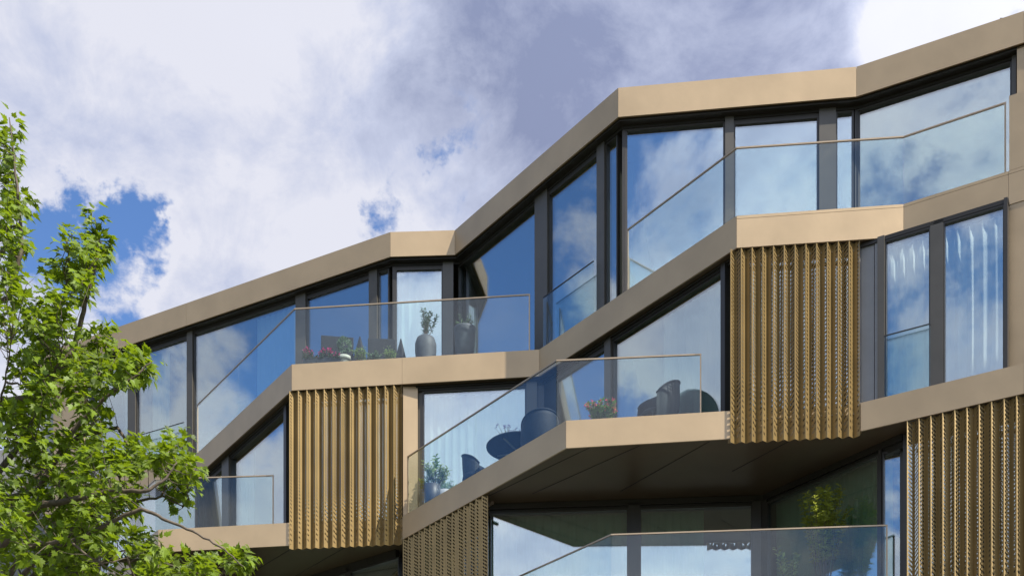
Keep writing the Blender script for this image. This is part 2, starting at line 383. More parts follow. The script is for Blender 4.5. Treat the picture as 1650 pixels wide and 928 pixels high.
# wall core of the storeys at the back
bm = bmesh.new(); ring_solid(bm, [(-15, 36), (14, 28.5)], [(-15, 36.3), (14, 28.8)], -1.6, Z4 - .2); link('back_wall', bm, M['roomwall'], B)
for P, Q in (((roof[0][0] + .3, roof[0][1] + .5), (-13, 36)), ((-2.2, 27.2), (-1.2, 31.5)), ((2.2, 23.4), (3.6, 29.8)), ((6.2, 23.0), (7.5, 29))):
    bm = bmesh.new(); obox(bm, P, Q, -1.5, Z4 - T4, -.08, .08)
    link('room_wall', bm, M['roomwall'], B)

# ------------------------------------------------------------------ glazing
PR = random.Random(77)
def frame_window(A, Bp, px0, px1, z0, z1, slider=False, fw=.045, pts=None, back_=0.0):
    P, Q = pts if pts else (on(px0, A, Bp), on(px1, A, Bp))
    d = unit(P, Q); n = nrm(P, Q); sh = lambda p, s: (p[0] + d[0] * s, p[1] + d[1] * s)
    bm = bmesh.new(); t0, t1 = -.05 + back_, .06 + back_
    obox(bm, P, sh(P, fw), z0, z1, t0, t1); obox(bm, sh(Q, -fw), Q, z0, z1, t0, t1)
    top = .085 if slider else .03
    obox(bm, sh(P, fw), sh(Q, -fw), z1 - top, z1, t0, t1); obox(bm, sh(P, fw), sh(Q, -fw), z0, z0 + .06, t0, t1)
    wd = link('window', bm, M['darkframe'], B)
    e1, e2 = PR.uniform(-.006, .006), PR.uniform(-.006, .006); pp, qq = sh(P, fw - .004), sh(Q, -fw + .004)   # panes never sit perfectly in line
    bm = bmesh.new(); obox(bm, (pp[0] + n[0] * e1, pp[1] + n[1] * e1), (qq[0] + n[0] * e2, qq[1] + n[1] * e2), z0 + .055, z1 - top + .005, -.012 + back_, .012 + back_)
    pn = link('pane', bm, M['glass'], wd)
    return P, Q
def mull(A, Bp, px0, px1, z0, z1, dep=.09, m='mullion', name='mullion'):
    P, Q = on(px0, A, Bp), on(px1, A, Bp)
    bm = bmesh.new(); obox(bm, P, Q, z0, z1, -dep, .06); link(name, bm, M[m], B)
def heads(poly, z, back0, name='window_head'):
    bm = bmesh.new()
    band(bm, poly, z - .035, z + .004, -back0 + .05, .05)
    band(bm, poly, z - .08, z - .035, -.07, .05)
    link(name, bm, M['head'], B)

# top floor
g3 = offs(roof, .26); zt3 = Z4 - T4; zb3 = Z3 - .02
heads(g3, zt3, .25)
ZW3 = zt3 - .08
for seg, x0, x1, sl_ in ((0, 150, 210, 0), (0, 222, 305, 1), (0, 314, 480, 0), (0, 496, 598, 1), (0, 611, 629, 0),
                         (1, 634, 714, 1), (2, 741, 867, 0), (2, 887, 967, 1), (2, 979, 998, 0),
                         (3, 1005, 1168, 0), (3, 1182, 1319, 1), (3, 1346, 1375, 0), (4, 1381, 1631, 0)):
    frame_window(g3[seg], g3[seg + 1], x0, x1, zb3, ZW3, bool(sl_), .03)
for seg, x0, x1 in ((0, 210, 222), (0, 305, 314), (0, 480, 496), (0, 598, 611), (1, 714, 731), (2, 867, 887), (2, 967, 979), (3, 1168, 1182), (3, 1319, 1346), (4, 1631, 1638)):
    mull(g3[seg], g3[seg + 1], x0, x1, zb3, zt3)
for P in (g3[1], g3[3], g3[4]):
    bm = bmesh.new(); prism(bm, [(P[0] - .045, P[1] - .045), (P[0] + .045, P[1] - .045), (P[0] + .045, P[1] + .045), (P[0] - .045, P[1] + .045)], zb3, zt3); link('corner_post', bm, M['darkframe'], B)
bm = bmesh.new(); panels(bm, [on(1640, g3[4], g3[5]), g3[5], g3[6]], (), zb3, zt3, -.2, -.17); link('wall_panel', bm, M['bronze'], B)
bm = bmesh.new(); panels(bm, [on(96, g3[0], g3[1]), on(146, g3[0], g3[1])], (), zb3, zt3, -.2, -.17); link('wall_panel', bm, M['bronze'], B)
bm = bmesh.new(); obox(bm, g3[0], on(148, g3[0], g3[1]), zb3, zt3, -.15, .1); link('wall', bm, M['concrete'], B)
bm = bmesh.new(); obox(bm, on(1641, g3[4], g3[5]), g3[6], zb3, zt3, -.15, .1); link('wall', bm, M['concrete'], B)

# second floor: glass follows the slab above it, on the right the slab below
zt2 = Z3 - T3; zb2 = Z2 - .02; ZW2 = zt2 - .07
g2 = offs(s3, .235)
rA, rB = offs([s2[5], s2[6]], .14)
x_end = on(1386, g2[4], g2[5])
hp = g2[:4] + [g2[4], x_end]
bm = bmesh.new(); band(bm, g2[:4] + [g2[4], x_end], zt2 - .03, zt2 + .004, -.11, .05); band(bm, g2[:4] + [g2[4], x_end], zt2 - .07, zt2 - .03, -.07, .05); link('window_head', bm, M['head'], B)
bm = bmesh.new(); band(bm, [on(1388, rA, rB), on(1626, rA, rB)], zt2 - .06, zt2 + .004, -.06, .06); link('window_head', bm, M['head'], B)
for seg, x0, x1, sl_ in ((0, 160, 214, 0), (0, 224, 318, 0), (1, 322, 364, 1), (1, 375, 464, 0),
                         (2, 480, 560, 0), (2, 566, 644, 0), (2, 681, 849, 0), (3, 897, 980, 1), (3, 990, 1169, 0),
                         (4, 1190, 1280, 0), (4, 1290, 1380, 0)):
    frame_window(g2[seg], g2[seg + 1], x0, x1, zb2, ZW2, bool(sl_), .035)
for seg, x0, x1 in ((0, 214, 224), (1, 364, 375), (2, 560, 566), (2, 849, 866), (3, 980, 990), (4, 1280, 1290)):
    mull(g2[seg], g2[seg + 1], x0, x1, zb2, zt2, .1)
bm = bmesh.new(); P, Q = on(868, g2[2], g2[3]), on(897, g2[3], g2[4])
band(bm, [on(866, g2[2], g2[3]), g2[3], on(897, g2[3], g2[4])], zb2, zt2, -.05, .05); link('wall_panel', bm, M['darkframe'], B)
mull(g2[1], g2[2], 464, 468, zb2, zt2, .1, 'darkframe')
mull(g2[3], g2[4], 1169, 1176, zb2, zt2, .12, 'darkframe')
# splayed jamb at the right end of the left screen
jl = offs(s3, .09)
Pj, Qj = on(649.5, jl[2], jl[3]), on(673, *[offs(s3, .13)[k] for k in (2, 3)])
bm = bmesh.new(); obox(bm, Pj, Qj, Z2, zt2, 0, .06); link('jamb_panel', bm, M['bronze'], B)
mull(g2[2], g2[3], 673, 681, zb2, zt2, .02, 'mullion')
# right wall of the second floor
for x0, x1, b_ in ((1427, 1500, False), (1521, 1619, False)):
    frame_window(rA, rB, x0, x1, zb2, zt2 - .06, False, .02)
for x0, x1, dp, mm in ((1388, 1409, .02, 'greypanel'), (1410.5, 1416, .04, 'greypanel'), (1416, 1427, .09, 'mullion'), (1500, 1521, .06, 'mullion'), (1619, 1625, .1, 'darkframe')):
    mull(rA, rB, x0, x1, zb2, zt2, dp, mm, 'wall_panel' if mm == 'greypanel' else 'mullion')
bm = bmesh.new(); obox(bm, on(1385, rA, rB), on(1387, rA, rB), zb2, zt2, -.1, .1); link('wall', bm, M['concrete'], B)
bm = bmesh.new(); panels(bm, [on(1625.5, s3[5], s3[6]), s3[7]], (), Z2 + .003, Z3 - T3 - .003, .012, .045); link('wall_panel', bm, M['bronze'], B)
# solid parapet of the terrace at the far right
bm = bmesh.new(); panels(bm, [on(1626, s3[5], s3[6]), s3[7]], (), Z3 + .004, Z3 + 1.14, .0, .2); link('parapet', bm, M['bronze'], B)

# first floor, set back under the middle slab
zt1 = Z2 - T2; zb1 = Z1 - .02
ga = (-.55, 22.63); gb = (4.50, 22.24); gc = W(1456, 702, zt1 - .02); gm = W(640, 895, zt1)
gd = on(1421, gb, gc); ge = (gd[0] + .885, gd[1] - .465)
gz = (gm[0] - 6, gm[1] + 1.2)
G1 = [gz, (gm[0] - 2.6, gm[1] + 1.9), on(700, s2[3], s2[4]), ga]
G1 = [gz, W(400, 960, zt1), W(640, 886, zt1), ga, gb, gc]
bm = bmesh.new(); band(bm, [G1[3], G1[4], G1[5]], zt1 - .10, zt1 + .004, -.05, .06); band(bm, [G1[3], G1[4], G1[5]], zt1 - .2, zt1 - .10, 0, .06); band(bm, [G1[1], G1[2]], zt1 - .15, zt1 + .004, -.05, .06); link('window_head', bm, M['head'], B)
for P, Q, x0, x1 in ((ga, gb, 790, 1012), (ga, gb, 1031, 1212), (gb, gc, 1238, 1418), (gd, ge, 1423, 1453), (G1[1], G1[2], 420, 560), (G1[1], G1[2], 566, 645)):
    frame_window(P, Q, x0, x1, zb1, zt1 - .16, False, .02)
for P, Q, x0, x1 in ((ga, gb, 1012, 1031), (ga, gb, 1212, 1226), (gb, gc, 1226, 1238), (gb, gc, 1418, 1423), (gd, ge, 1453, 1461), (G1[1], G1[2], 560, 566)):
    mull(P, Q, x0, x1, zb1, zt1 - .05, .05, 'darkframe')
q2 = offs(s2, .5)
for P, Q, n_ in ((on(650, q2[3], q2[4]), on(784, q2[3], q2[4]), 2), (gc, q2[7], 7)):
    for k in range(n_):
        a = tuple(P[i] + (Q[i] - P[i]) * k / n_ for i in (0, 1)); b = tuple(P[i] + (Q[i] - P[i]) * (k + 1) / n_ for i in (0, 1))
        frame_window(None, None, 0, 0, zb1, zt1 - .02, False, .06, (a, b))
# plain storeys near the ground
low = offs(s1, 1.4)
for z0, z1 in ((4.0 - .05, Z1 - T1), (1.1 - .05, 3.56), (-1.6, .66)):
    for k in range(len(low) - 1):
        L_ = math.hypot(low[k + 1][0] - low[k][0], low[k + 1][1] - low[k][1]); nn = max(1, round(L_ / 1.8))
        for q in range(nn):
            P = tuple(low[k][i] + (low[k + 1][i] - low[k][i]) * q / nn for i in (0, 1)); Q = tuple(low[k][i] + (low[k + 1][i] - low[k][i]) * (q + 1) / nn for i in (0, 1))
            frame_window(None, None, 0, 0, z0, z1, False, .06, (P, Q))

# ------------------------------------------------------------------ folded perforated screens
def rowcount(h):
    s, z = 0.0, 0.0
    while z < h - 1e-9:
        st = min(.01, h - z); s += st / spacing(z + st / 2); z += st
    return s
def spacing(z): return .112 - .048 * min(max(z, 0) / 1.15, 1)
def screen(P, Q, z0, z1, n, depth, seed):
    rnd = random.Random(seed)
    L_ = math.hypot(Q[0] - P[0], Q[1] - P[1]); d = unit(P, Q); nn = nrm(P, Q); pitch = L_ / n; rid = .007
    zs_ = [0]
    while zs_[-1] < 1.25: zs_.append(zs_[-1] + .08)
    H = z1 - z0
    zs_.append(H); rows = [rowcount(z) for z in zs_]
    bm = bmesh.new(); u1 = bm.loops.layers.uv.new('slots'); u2 = bm.loops.layers.uv.new('rows')
    def face(a, b, flip, um, cut=.10, ph=0.0):
        # a ridge point, b valley point in plan
        w_ = math.hypot(b[0] - a[0], b[1] - a[1])
        for k in range(len(zs_) - 1):
            vs = [bm.verts.new((a[0], a[1], z0 + zs_[k] + CAMZ)), bm.verts.new((b[0], b[1], z0 + zs_[k] + CAMZ)), bm.verts.new((b[0], b[1], z0 + zs_[k + 1] + CAMZ)), bm.verts.new((a[0], a[1], z0 + zs_[k + 1] + CAMZ))]
            f = bm.faces.new(vs)
            sp_ = [spacing(zs_[k])] * 2 + [spacing(zs_[k + 1])] * 2
            for lp, uu_, k2, s_ in zip(f.loops, (0, w_, w_, 0), (k, k, k + 1, k + 1), sp_):
                lp[u1].uv = (uu_, rows[k2] + ph); lp[u2].uv = (um if zs_[k] > cut - .06 else 0.0, s_)
    for i in range(n):
        o = (P[0] + d[0] * pitch * i, P[1] + d[1] * pitch * i)
        two = (i % 2 == 0) != (rnd.random() < .15)
        um = .094 if two else .053
        r0 = o; r1 = (o[0] + d[0] * rid, o[1] + d[1] * rid)
        mid = (o[0] + d[0] * (pitch * .5) + nn[0] * depth, o[1] + d[1] * (pitch * .5) + nn[1] * depth)
        nx = (o[0] + d[0] * pitch, o[1] + d[1] * pitch)
        face(r0, r1, 0, 0)
        face(r1, mid, 0, um, ph=rnd.random())
        face(nx, mid, 1, .094 if rnd.random() < .5 else .053, ph=rnd.random())
    sc_ = link('perforated_screen', bm, M['gold'], B, smooth='keep')
    # fixing bolts low in the valleys and the rail behind the top
    bm = bmesh.new()
    for i in range(n):
        q = (i + .5) * pitch; x = P[0] + d[0] * q + nn[0] * (depth - .012); y = P[1] + d[1] * q + nn[1] * (depth - .012)
        bmesh.ops.create_icosphere(bm, subdivisions=1, radius=.011, matrix=Matrix.Translation((x, y, z0 + .38 + CAMZ)))
        bmesh.ops.create_icosphere(bm, subdivisions=1, radius=.011, matrix=Matrix.Translation((x, y, z1 - .12 + CAMZ)))
    link('bolt', bm, M['rail'], sc_)
    bm = bmesh.new()
    for zz in (z0 + .33, z1 - .18): obox(bm, P, Q, zz, zz + .05, depth + .01, depth + .05)
    link('fixing_rail', bm, M['soffit'], sc_)
screen(on(466, s3[2], s3[3]), on(648, s3[2], s3[3]), 9.27, Z3 - T3 - .01, 13, .085, 1)
screen(on(1177, s3[4], s3[5]), on(1385.5, s3[4], s3[5]), 9.27, Z3 - T3 - .01, 12, .085, 2)
screen(on(649, s2[3], s2[4]), on(786, s2[3], s2[4]), 6.2, Z2 - T2 - .01, 15, .085, 3)
a4 = on(1461, s2[5], s2[6])
screen(a4, s2[7], 6.2, Z2 - T2 - .01, round(math.hypot(s2[7][0] - a4[0], s2[7][1] - a4[1]) / .178), .085, 4)

# ------------------------------------------------------------------ glass balustrades
def railing(pts, zb, zt, ends=(True, True), splits=(), hr=.028):
    r = bmesh.new(); band(r, pts, zt - .022, zt, -hr / 2, hr / 2)
    if ends[0]: d = unit(pts[0], pts[1]); obox(r, pts[0], (pts[0][0] + d[0] * .022, pts[0][1] + d[1] * .022), zb, zt - .0221, -.013, .013)
    if ends[1]: d = unit(pts[-2], pts[-1]); obox(r, (pts[-1][0] - d[0] * .022, pts[-1][1] - d[1] * .022), pts[-1], zb, zt - .0221, -.013, .013)
    ho = link('balcony_railing', r, M['rail'], B)
    for k in range(len(pts) - 1):
        P, Q = pts[k], pts[k + 1]; cuts = [P] + [on(s, P, Q) for s in splits.get(k, ())] + [Q] if splits else [P, Q]
        for a, b in zip(cuts, cuts[1:]):
            d = unit(a, b); bm = bmesh.new()
            obox(bm, (a[0] + d[0] * .006, a[1] + d[1] * .006), (b[0] - d[0] * .006, b[1] - d[1] * .006), zb + .003, zt - .018, -.008, .008)
            link('glass_panel', bm, M['railglass'], ho)
rz = Z3 + 1.1
railing([W(318, 652, rz), W(475, 497, rz), W(854, 474, rz)], Z3, rz, (True, True), {0: (384,)})
railing([W(1011, 370, rz), W(1187, 238, rz), W(1456, 220, rz), W(1621, 165, rz)], Z3, rz, (True, True), {})
rz = Z2 + 1.1
railing([W(657, 735, rz), W(897, 580, rz), W(1130, 570, rz)], Z2, rz, (True, True), {0: (767,)})
railing([W(175, 840, rz), W(251, 771, rz), W(441, 765, rz)], Z2, rz, (False, True), {1: (320,)})
rz = Z1 + 1.1
railing([(l1[0] + dl[0] * 1.4, l1[1] + dl[1] * 1.4), c1, e1], Z1, rz, (False, True), {})
# window guards
def guard(A, Bp, px0, px1, z0, z1, t):
    P, Q = on(px0, A, Bp), on(px1, A, Bp); n = nrm(P, Q); P = (P[0] - n[0] * t, P[1] - n[1] * t); Q = (Q[0] - n[0] * t, Q[1] - n[1] * t)
    bm = bmesh.new(); band(bm, [P, Q], z1 - .012, z1, -.012, .012); r = link('window_guard', bm, M['darkframe'], B)
    bm = bmesh.new(); band(bm, [P, Q], z0, z1 - .013, -.007, .007); link('glass_panel', bm, M['railglass'], r)
guard(g3[0], g3[1], 223, 305, Z3, Z3 + 1.05, .18)
guard(g3[2], g3[3], 887, 968, Z3, Z3 + 1.05, .18)
guard(rA, rB, 1427, 1501, Z2 + .01, Z2 + 1.0, .08)

# ------------------------------------------------------------------ curtains (hang inside, each its own thing)
M['greencloth'] = mat('green_curtain_cloth', (.42, .62, .42), .9, 0, .03, 8); translucent(M['greencloth'], (.45, .6, .4), .35)
def curtain(A, Bp, px0, px1, z0, z1, label, m='cloth', inset=.15, wl=.17, amp=.022, seed=0, group='white curtains hanging behind the windows'):
    P, Q = on(px0, A, Bp), on(px1, A, Bp); n = nrm(P, Q); d = unit(P, Q); Ln = math.hypot(Q[0] - P[0], Q[1] - P[1])
    rnd = random.Random(seed); steps = max(6, int(Ln / .014)); vs = []; fs = []
    ph = [rnd.uniform(0, 6.28) for _ in range(4)]
    rows = 7
    for j in range(rows):
        z = z0 + (z1 - z0) * j / (rows - 1)
        for i in range(steps + 1):
            s = Ln * i / steps
            a = s * 2 * math.pi / wl + 1.6 * math.sin(s * 2.3 + ph[1]) + .35 * math.sin(z * 1.1 + ph[3])
            o = inset + amp * (math.sin(a + ph[0]) + .35 * math.sin(2.1 * a + ph[2])) * (1.1 - .12 * (z - z0))
            vs.append((P[0] + d[0] * s + n[0] * o, P[1] + d[1] * s + n[1] * o, z + CAMZ))
    for j in range(rows - 1):
        for i in range(steps):
            q = j * (steps + 1) + i; fs.append((q, q + 1, q + steps + 2, q + steps + 1))
    o = rawmesh('curtain', vs, fs, M[m], smooth=True); tag(o, label, 'curtain', group)
    md = o.modifiers.new('t', 'SOLIDIFY'); md.thickness = .003
zc3 = (Z3 + .02, zt3 - .12); zc2 = (Z2 + .02, zt2 - .1); zc1 = (Z1 + .02, zt1 - .1)
curtain(g3[0], g3[1], 408, 479, *zc3, 'pale curtain behind top floor window left of the balcony with pink flowers', seed=1)
curtain(g3[0], g3[1], 240, 266, *zc3, 'narrow pale curtain behind top floor window beside the tree tip', seed=2)
curtain(g3[0], g3[1], 193, 209, *zc3, 'thin pale curtain strip in leftmost top floor window behind the tree', seed=3)
curtain(g3[1], g3[2], 640, 716, *zc3, 'white curtain behind the narrow front window above the round grey pot', seed=4)
curtain(g2[1], g2[2], 378, 400, *zc2, 'pale curtain at the left edge of the triangular window under the dark band', seed=5)
curtain(g2[2], g2[3], 482, 640, *zc2, 'white curtain mostly hidden behind the left gold screen', seed=11)
curtain(g2[2], g2[3], 676, 856, *zc2, 'wide white curtain behind window with the leafy yellow green plant', seed=6)
curtain(g2[3], g2[4], 1060, 1172, *zc2, 'white curtain behind the window with the wicker armchair, beside the right screen', seed=7)
curtain(g2[4], g2[5], 1192, 1300, *zc2, 'white curtain mostly hidden behind the middle gold screen', seed=12)
curtain(rA, rB, 1424, 1503, *zc2, 'white curtain behind the window with the glass guard at right', seed=8)
curtain(rA, rB, 1519, 1621, *zc2, 'white curtain behind the rightmost tall window on the second floor', seed=9)
curtain(ga, gb, 788, 1010, *zc1, 'green curtain in the lower left window shaded by the balcony soffit', m='greencloth', group='green curtains of the lower floor', seed=10)
curtain(ga, gb, 1034, 1135, *zc1, 'green curtain in the lower middle window behind the glass railing', m='greencloth', group='green curtains of the lower floor', seed=13)
curtain(gb, gc, 1240, 1425, *zc1, 'green curtain behind the bamboo plant in the lower angled window', m='greencloth', group='green curtains of the lower floor', inset=.2, wl=.2, amp=.04, seed=14)

# small dark plant box standing on the roof edge
P = W(1621, 17, Z4 + .25)
tb = thing('roof_vent_box', (P[0] + .5, P[1] + .6, Z4 + CAMZ), 'small dark metal box on the roof at the top right corner', 'vent box')
bm = bmesh.new(); wbox(bm, P[0], P[0] + 1.4, P[1] + .2, P[1] + 1.2, Z4 + CAMZ, Z4 + CAMZ + .22); link('housing', bm, M['darkframe'], tb)
bm = bmesh.new(); wbox(bm, P[0] - .03, P[0] + 1.43, P[1] + .17, P[1] + 1.23, Z4 + CAMZ + .221, Z4 + CAMZ + .26); link('lid', bm, M['darkframe'], tb)

# ------------------------------------------------------------------ leaves
LEAF_O = [(0, 0), (.10, -.09), (.34, -.06), (.30, .06), (.54, .24), (.38, .30), (.44, .50), (.22, .44), (.18, .66), (.09, .68), (0, 1.0)]
OUT = LEAF_O + [(-x, y) for x, y in LEAF_O[-2:0:-1]]
def add_leaf(vs, fs, pos, direc, normal, size, simple=False, fold=.12):
    d = direc.normalized(); s = d.cross(normal)
    if s.length < 1e-4: s = d.cross(Vector((1, 0, .1)))
    s.normalize(); nn = s.cross(d).normalized(); b = len(vs)
    if simple:
        for x, y, z in ((0, 0, 0), (.26, .4, .08), (.18, .75, .04), (0, 1, -.06), (-.18, .75, .04), (-.26, .4, .08)):
            vs.append(tuple(pos + s * x * size + d * y * size + nn * z * size))
        fs.append((b, b + 1, b + 2, b + 3)); fs.append((b, b + 3, b + 4, b + 5)); return 2
    vs.append(tuple(pos + d * .32 * size - nn * fold * .25 * size))
    for x, y in OUT:
        vs.append(tuple(pos + s * x * size + d * y * size + nn * (abs(x) * fold - y * y * .16) * size))
    n = len(OUT)
    for k in range(n): fs.append((b, b + 1 + k, b + 1 + (k + 1) % n))
    return n
def rv(r): return Vector((r.gauss(0, 1), r.gauss(0, 1), r.gauss(0, 1))).normalized()

# ------------------------------------------------------------------ the maple in front, at the left
def maple():
    r = random.Random(21)
    base = Vector((-7.0, 14.2, 0))
    T = thing('maple_tree', base, 'bright green maple tree with lobed leaves in front of the building at left', 'tree')
    tv, tf, bv, bf, lv, lf = [], [], [], [], [], []
    trunk = [base, Vector((-6.95, 14.2, 2)), Vector((-6.8, 14.25, 4.2)), Vector((-6.75, 14.3, 6.2)), Vector((-6.4, 14.2, 8.2)), Vector((-6.1, 14.1, 10.2)), Vector((-5.95, 14.0, 11.8))]
    tube(tv, tf, trunk, [.17, .145, .125, .10, .07, .04, .012], 10)
    def at(px, py, Y): return Vector(((px - CX) / F * Y, Y, (HY - py) / F * Y + CAMZ))
    def tr_at(z):
        for a, b in zip(trunk, trunk[1:]):
            if a.z <= z <= b.z: return a.lerp(b, (z - a.z) / (b.z - a.z))
        return trunk[-1]
    # limbs: crown anchors (column, row, distance, spread radius in m, shoots)
    cl = []
    spec = [ # px,py,rx,ry,n
        (8, 235, 20, 38, 9), (18, 290, 34, 34, 12), (22, 350, 32, 36, 15), (28, 410, 30, 36, 16), (22, 470, 38, 44, 20),
        (152, 375, 10, 20, 4), (162, 408, 18, 24, 8), (148, 438, 24, 24, 10), (115, 392, 16, 16, 6), (108, 428, 20, 22, 8), (128, 470, 32, 26, 13), (100, 500, 34, 32, 13),
        (35, 540, 50, 46, 30), (105, 560, 50, 38, 26), (165, 545, 20, 16, 7), (60, 620, 62, 48, 38), (140, 625, 42, 42, 25), (180, 600, 30, 22, 11),
        (205, 606, 22, 14, 9), (226, 592, 14, 9, 7), (238, 585, 9, 5, 4), (155, 668, 34, 22, 13), (50, 700, 60, 44, 34), (20, 660, 40, 40, 18),
        (110, 740, 60, 40, 36), (180, 742, 46, 32, 26), (225, 740, 30, 24, 14), (255, 752, 24, 24, 9), (285, 735, 24, 28, 11), (302, 762, 20, 26, 9), (290, 812, 18, 20, 6),
        (40, 790, 56, 46, 34), (130, 800, 56, 40, 33), (200, 805, 40, 42, 22), (60, 865, 66, 50, 42), (150, 875, 66, 46, 40), (225, 885, 46, 30, 22),
        (262, 915, 36, 20, 14), (20, 915, 60, 50, 30), (120, 935, 60, 40, 30), (240, 950, 80, 26, 30), (310, 925, 30, 12, 7), (345, 928, 26, 14, 8), (375, 908, 22, 12, 6), (395, 915, 16, 8, 4),
        (-60, 330, 50, 70, 18), (-50, 480, 50, 70, 24), (-60, 620, 60, 70, 28), (-60, 780, 60, 80, 34), (-60, 930, 60, 80, 28), (120, 1010, 140, 50, 50)]
    for px, py, rx, ry, n in spec:
        for _ in range(n if rx < 30 else int(n * (.85 if rx < 50 else .72))):
            a = r.uniform(0, 6.283); q = math.sqrt(r.random()) * .95
            Y = 14.0 + r.uniform(-1.5, 1.4) * min(1, rx / 45)
            px_ = px - (8 if rx > 25 else 3); cl.append(at(px_ + .85 * rx * q * math.cos(a), py + ry * q * math.sin(a), Y))
    # main limbs leave the trunk and pass through clump centres
    anchors = []
    def limb(pts, r0, r1):
        P = [Vector(p) for p in pts]; fine = []
        for i in range(len(P) - 1):
            for k in range(5):
                tt = k / 5; p = P[i].lerp(P[i + 1], tt); fine.append(p + rv(r) * .009)
        fine.append(P[-1]); n = len(fine)
        tube(bv, bf, fine, [r0 + (r1 - r0) * i / (n - 1) for i in range(n)], 6); anchors.extend(fine)
    limb([tr_at(8.6), at(70, 640, 14.3), at(120, 560, 14.3), at(135, 500, 14.1), at(150, 440, 14.0), at(162, 395, 14.0), at(152, 350, 14)], .045, .006)
    limb([tr_at(9.6), at(15, 480, 13.9), at(35, 400, 13.8), at(28, 300, 13.8), at(15, 190, 13.8)], .04, .006)
    limb([at(105, 480, 14.0), at(112, 420, 14.0), at(115, 375, 14)], .012, .004)
    limb([tr_at(7.4), at(60, 790, 13.7), at(120, 690, 13.6), at(170, 640, 13.5), at(225, 600, 13.4), at(243, 583, 13.4)], .04, .006)
    limb([tr_at(6.0), at(60, 815, 13.4), at(115, 806, 13.3), at(180, 790, 13.2), at(235, 792, 13.1), at(268, 770, 13.1), at(285, 745, 13.1)], .045, .006)
    limb([tr_at(5.4), at(60, 900, 13.2), at(160, 850, 13.1), at(228, 818, 13.0), at(270, 838, 13.0), at(320, 860, 13.0), at(362, 886, 13.0), at(392, 912, 13)], .03, .005)
    limb([tr_at(7.0), at(30, 720, 14.8), at(90, 640, 15), at(130, 600, 15)], .05, .008)
    limb([tr_at(6.6), at(70, 760, 14.8), at(130, 700, 14.9), at(190, 690, 14.7), at(215, 730, 14.5), at(262, 742, 14.4)], .045, .006)
    limb([tr_at(4.6), at(80, 940, 14.6), at(180, 900, 14.4), at(260, 905, 14.2), at(345, 930, 14.1)], .04, .006)
    limb([tr_at(4.8), at(40, 880, 13.0), at(110, 870, 12.7), at(150, 900, 12.6)], .04, .008)
    limb([tr_at(5.2), at(150, 815, 14.8), at(210, 808, 14.4), at(262, 800, 14.2), at(295, 815, 14.2)], .03, .006)
    limb([tr_at(7.8), at(-60, 600, 14.6), at(-60, 450, 14.8), at(-50, 330, 14.6)], .05, .008)
    limb([tr_at(5), at(-80, 850, 13), at(-60, 700, 12.8)], .05, .008)
    limb([tr_at(4.2), at(60, 1010, 14.2), at(140, 985, 14.3), at(230, 965, 14.2)], .03, .006)
    limb([tr_at(4.5), at(0, 960, 13.4), at(70, 935, 13.2), at(140, 940, 13.2)], .03, .006)
    limb([tr_at(4.4), at(90, 1010, 15), at(200, 1000, 15), at(250, 1020, 15)], .03, .006)
    # a side limb into every leaf mass
    subs = []
    for px, py, rx, ry, n in sorted(spec, key=lambda q: abs(q[0] + 60)):
        if rx < 16: continue
        for _ in range(1 if rx < 40 else 3):
            c = at(px - 8 + r.uniform(-.5, .5) * rx, py + r.uniform(-.5, .5) * ry, 14 + r.uniform(-1.1, 1.1) * min(1, rx / 45))
            a = min(anchors, key=lambda q: (q - c).length_squared + .8 * max(0, q.z - c.z + .2))
            if (a - c).length > .25: m_ = a.lerp(c, .5) + Vector((0, 0, -.05)) + rv(r) * .08; limb([a, m_, c], .014, .005)
    sunb = Vector((.3, -.4, .85))
    nl = 0; used = {}
    for c in cl:
        # twig from the nearest limb point
        ai = min(range(len(anchors)), key=lambda q: (anchors[q] - c).length_squared + .6 * max(0, anchors[q].z - c.z + .1) + .06 * used.get(q, 0))
        used[ai] = used.get(ai, 0) + 1; a = anchors[ai]
        L_ = (c - a).length
        tip = c + Vector((r.uniform(-.1, .1), r.uniform(-.1, .1), r.uniform(-.02, .12)))
        mid = a.lerp(c, .5) + Vector((0, 0, -.04 * L_)) + rv(r) * .05 * min(L_, .6)
        pts = [a, a.lerp(mid, .5) + rv(r) * .01, mid, c, tip]
        tube(bv, bf, pts, [min(.011, .003 + .005 * L_), .0045, .0035, .003, .0015], 4)
        ax = (tip - mid).normalized()
        k = r.randint(12, 18)
        for q in range(k):
            s = r.uniform(.15, 1.0) ** .8
            p = mid.lerp(tip, s) if s < .95 else tip
            out = rv(r); out = (out - ax * out.dot(ax)).normalized() + ax * .4
            pet = r.uniform(.04, .13); lp = p + out * pet + Vector((0, 0, .02))
            dr = (out + Vector((0, 0, -.55)) + rv(r) * .3)
            nm = (sunb + rv(r) * .45).normalized()
            add_leaf(lv, lf, lp, dr, nm, r.uniform(.062, .125), fold=r.uniform(.05, .35)); nl += 1
    rawmesh('trunk', tv, tf, M['bark'], T, smooth=True)
    rawmesh('branches', bv, bf, M['twig'], T, smooth=True)
    rawmesh('crown', lv, lf, M['maple'], T)
    print('maple leaves', nl)
maple()

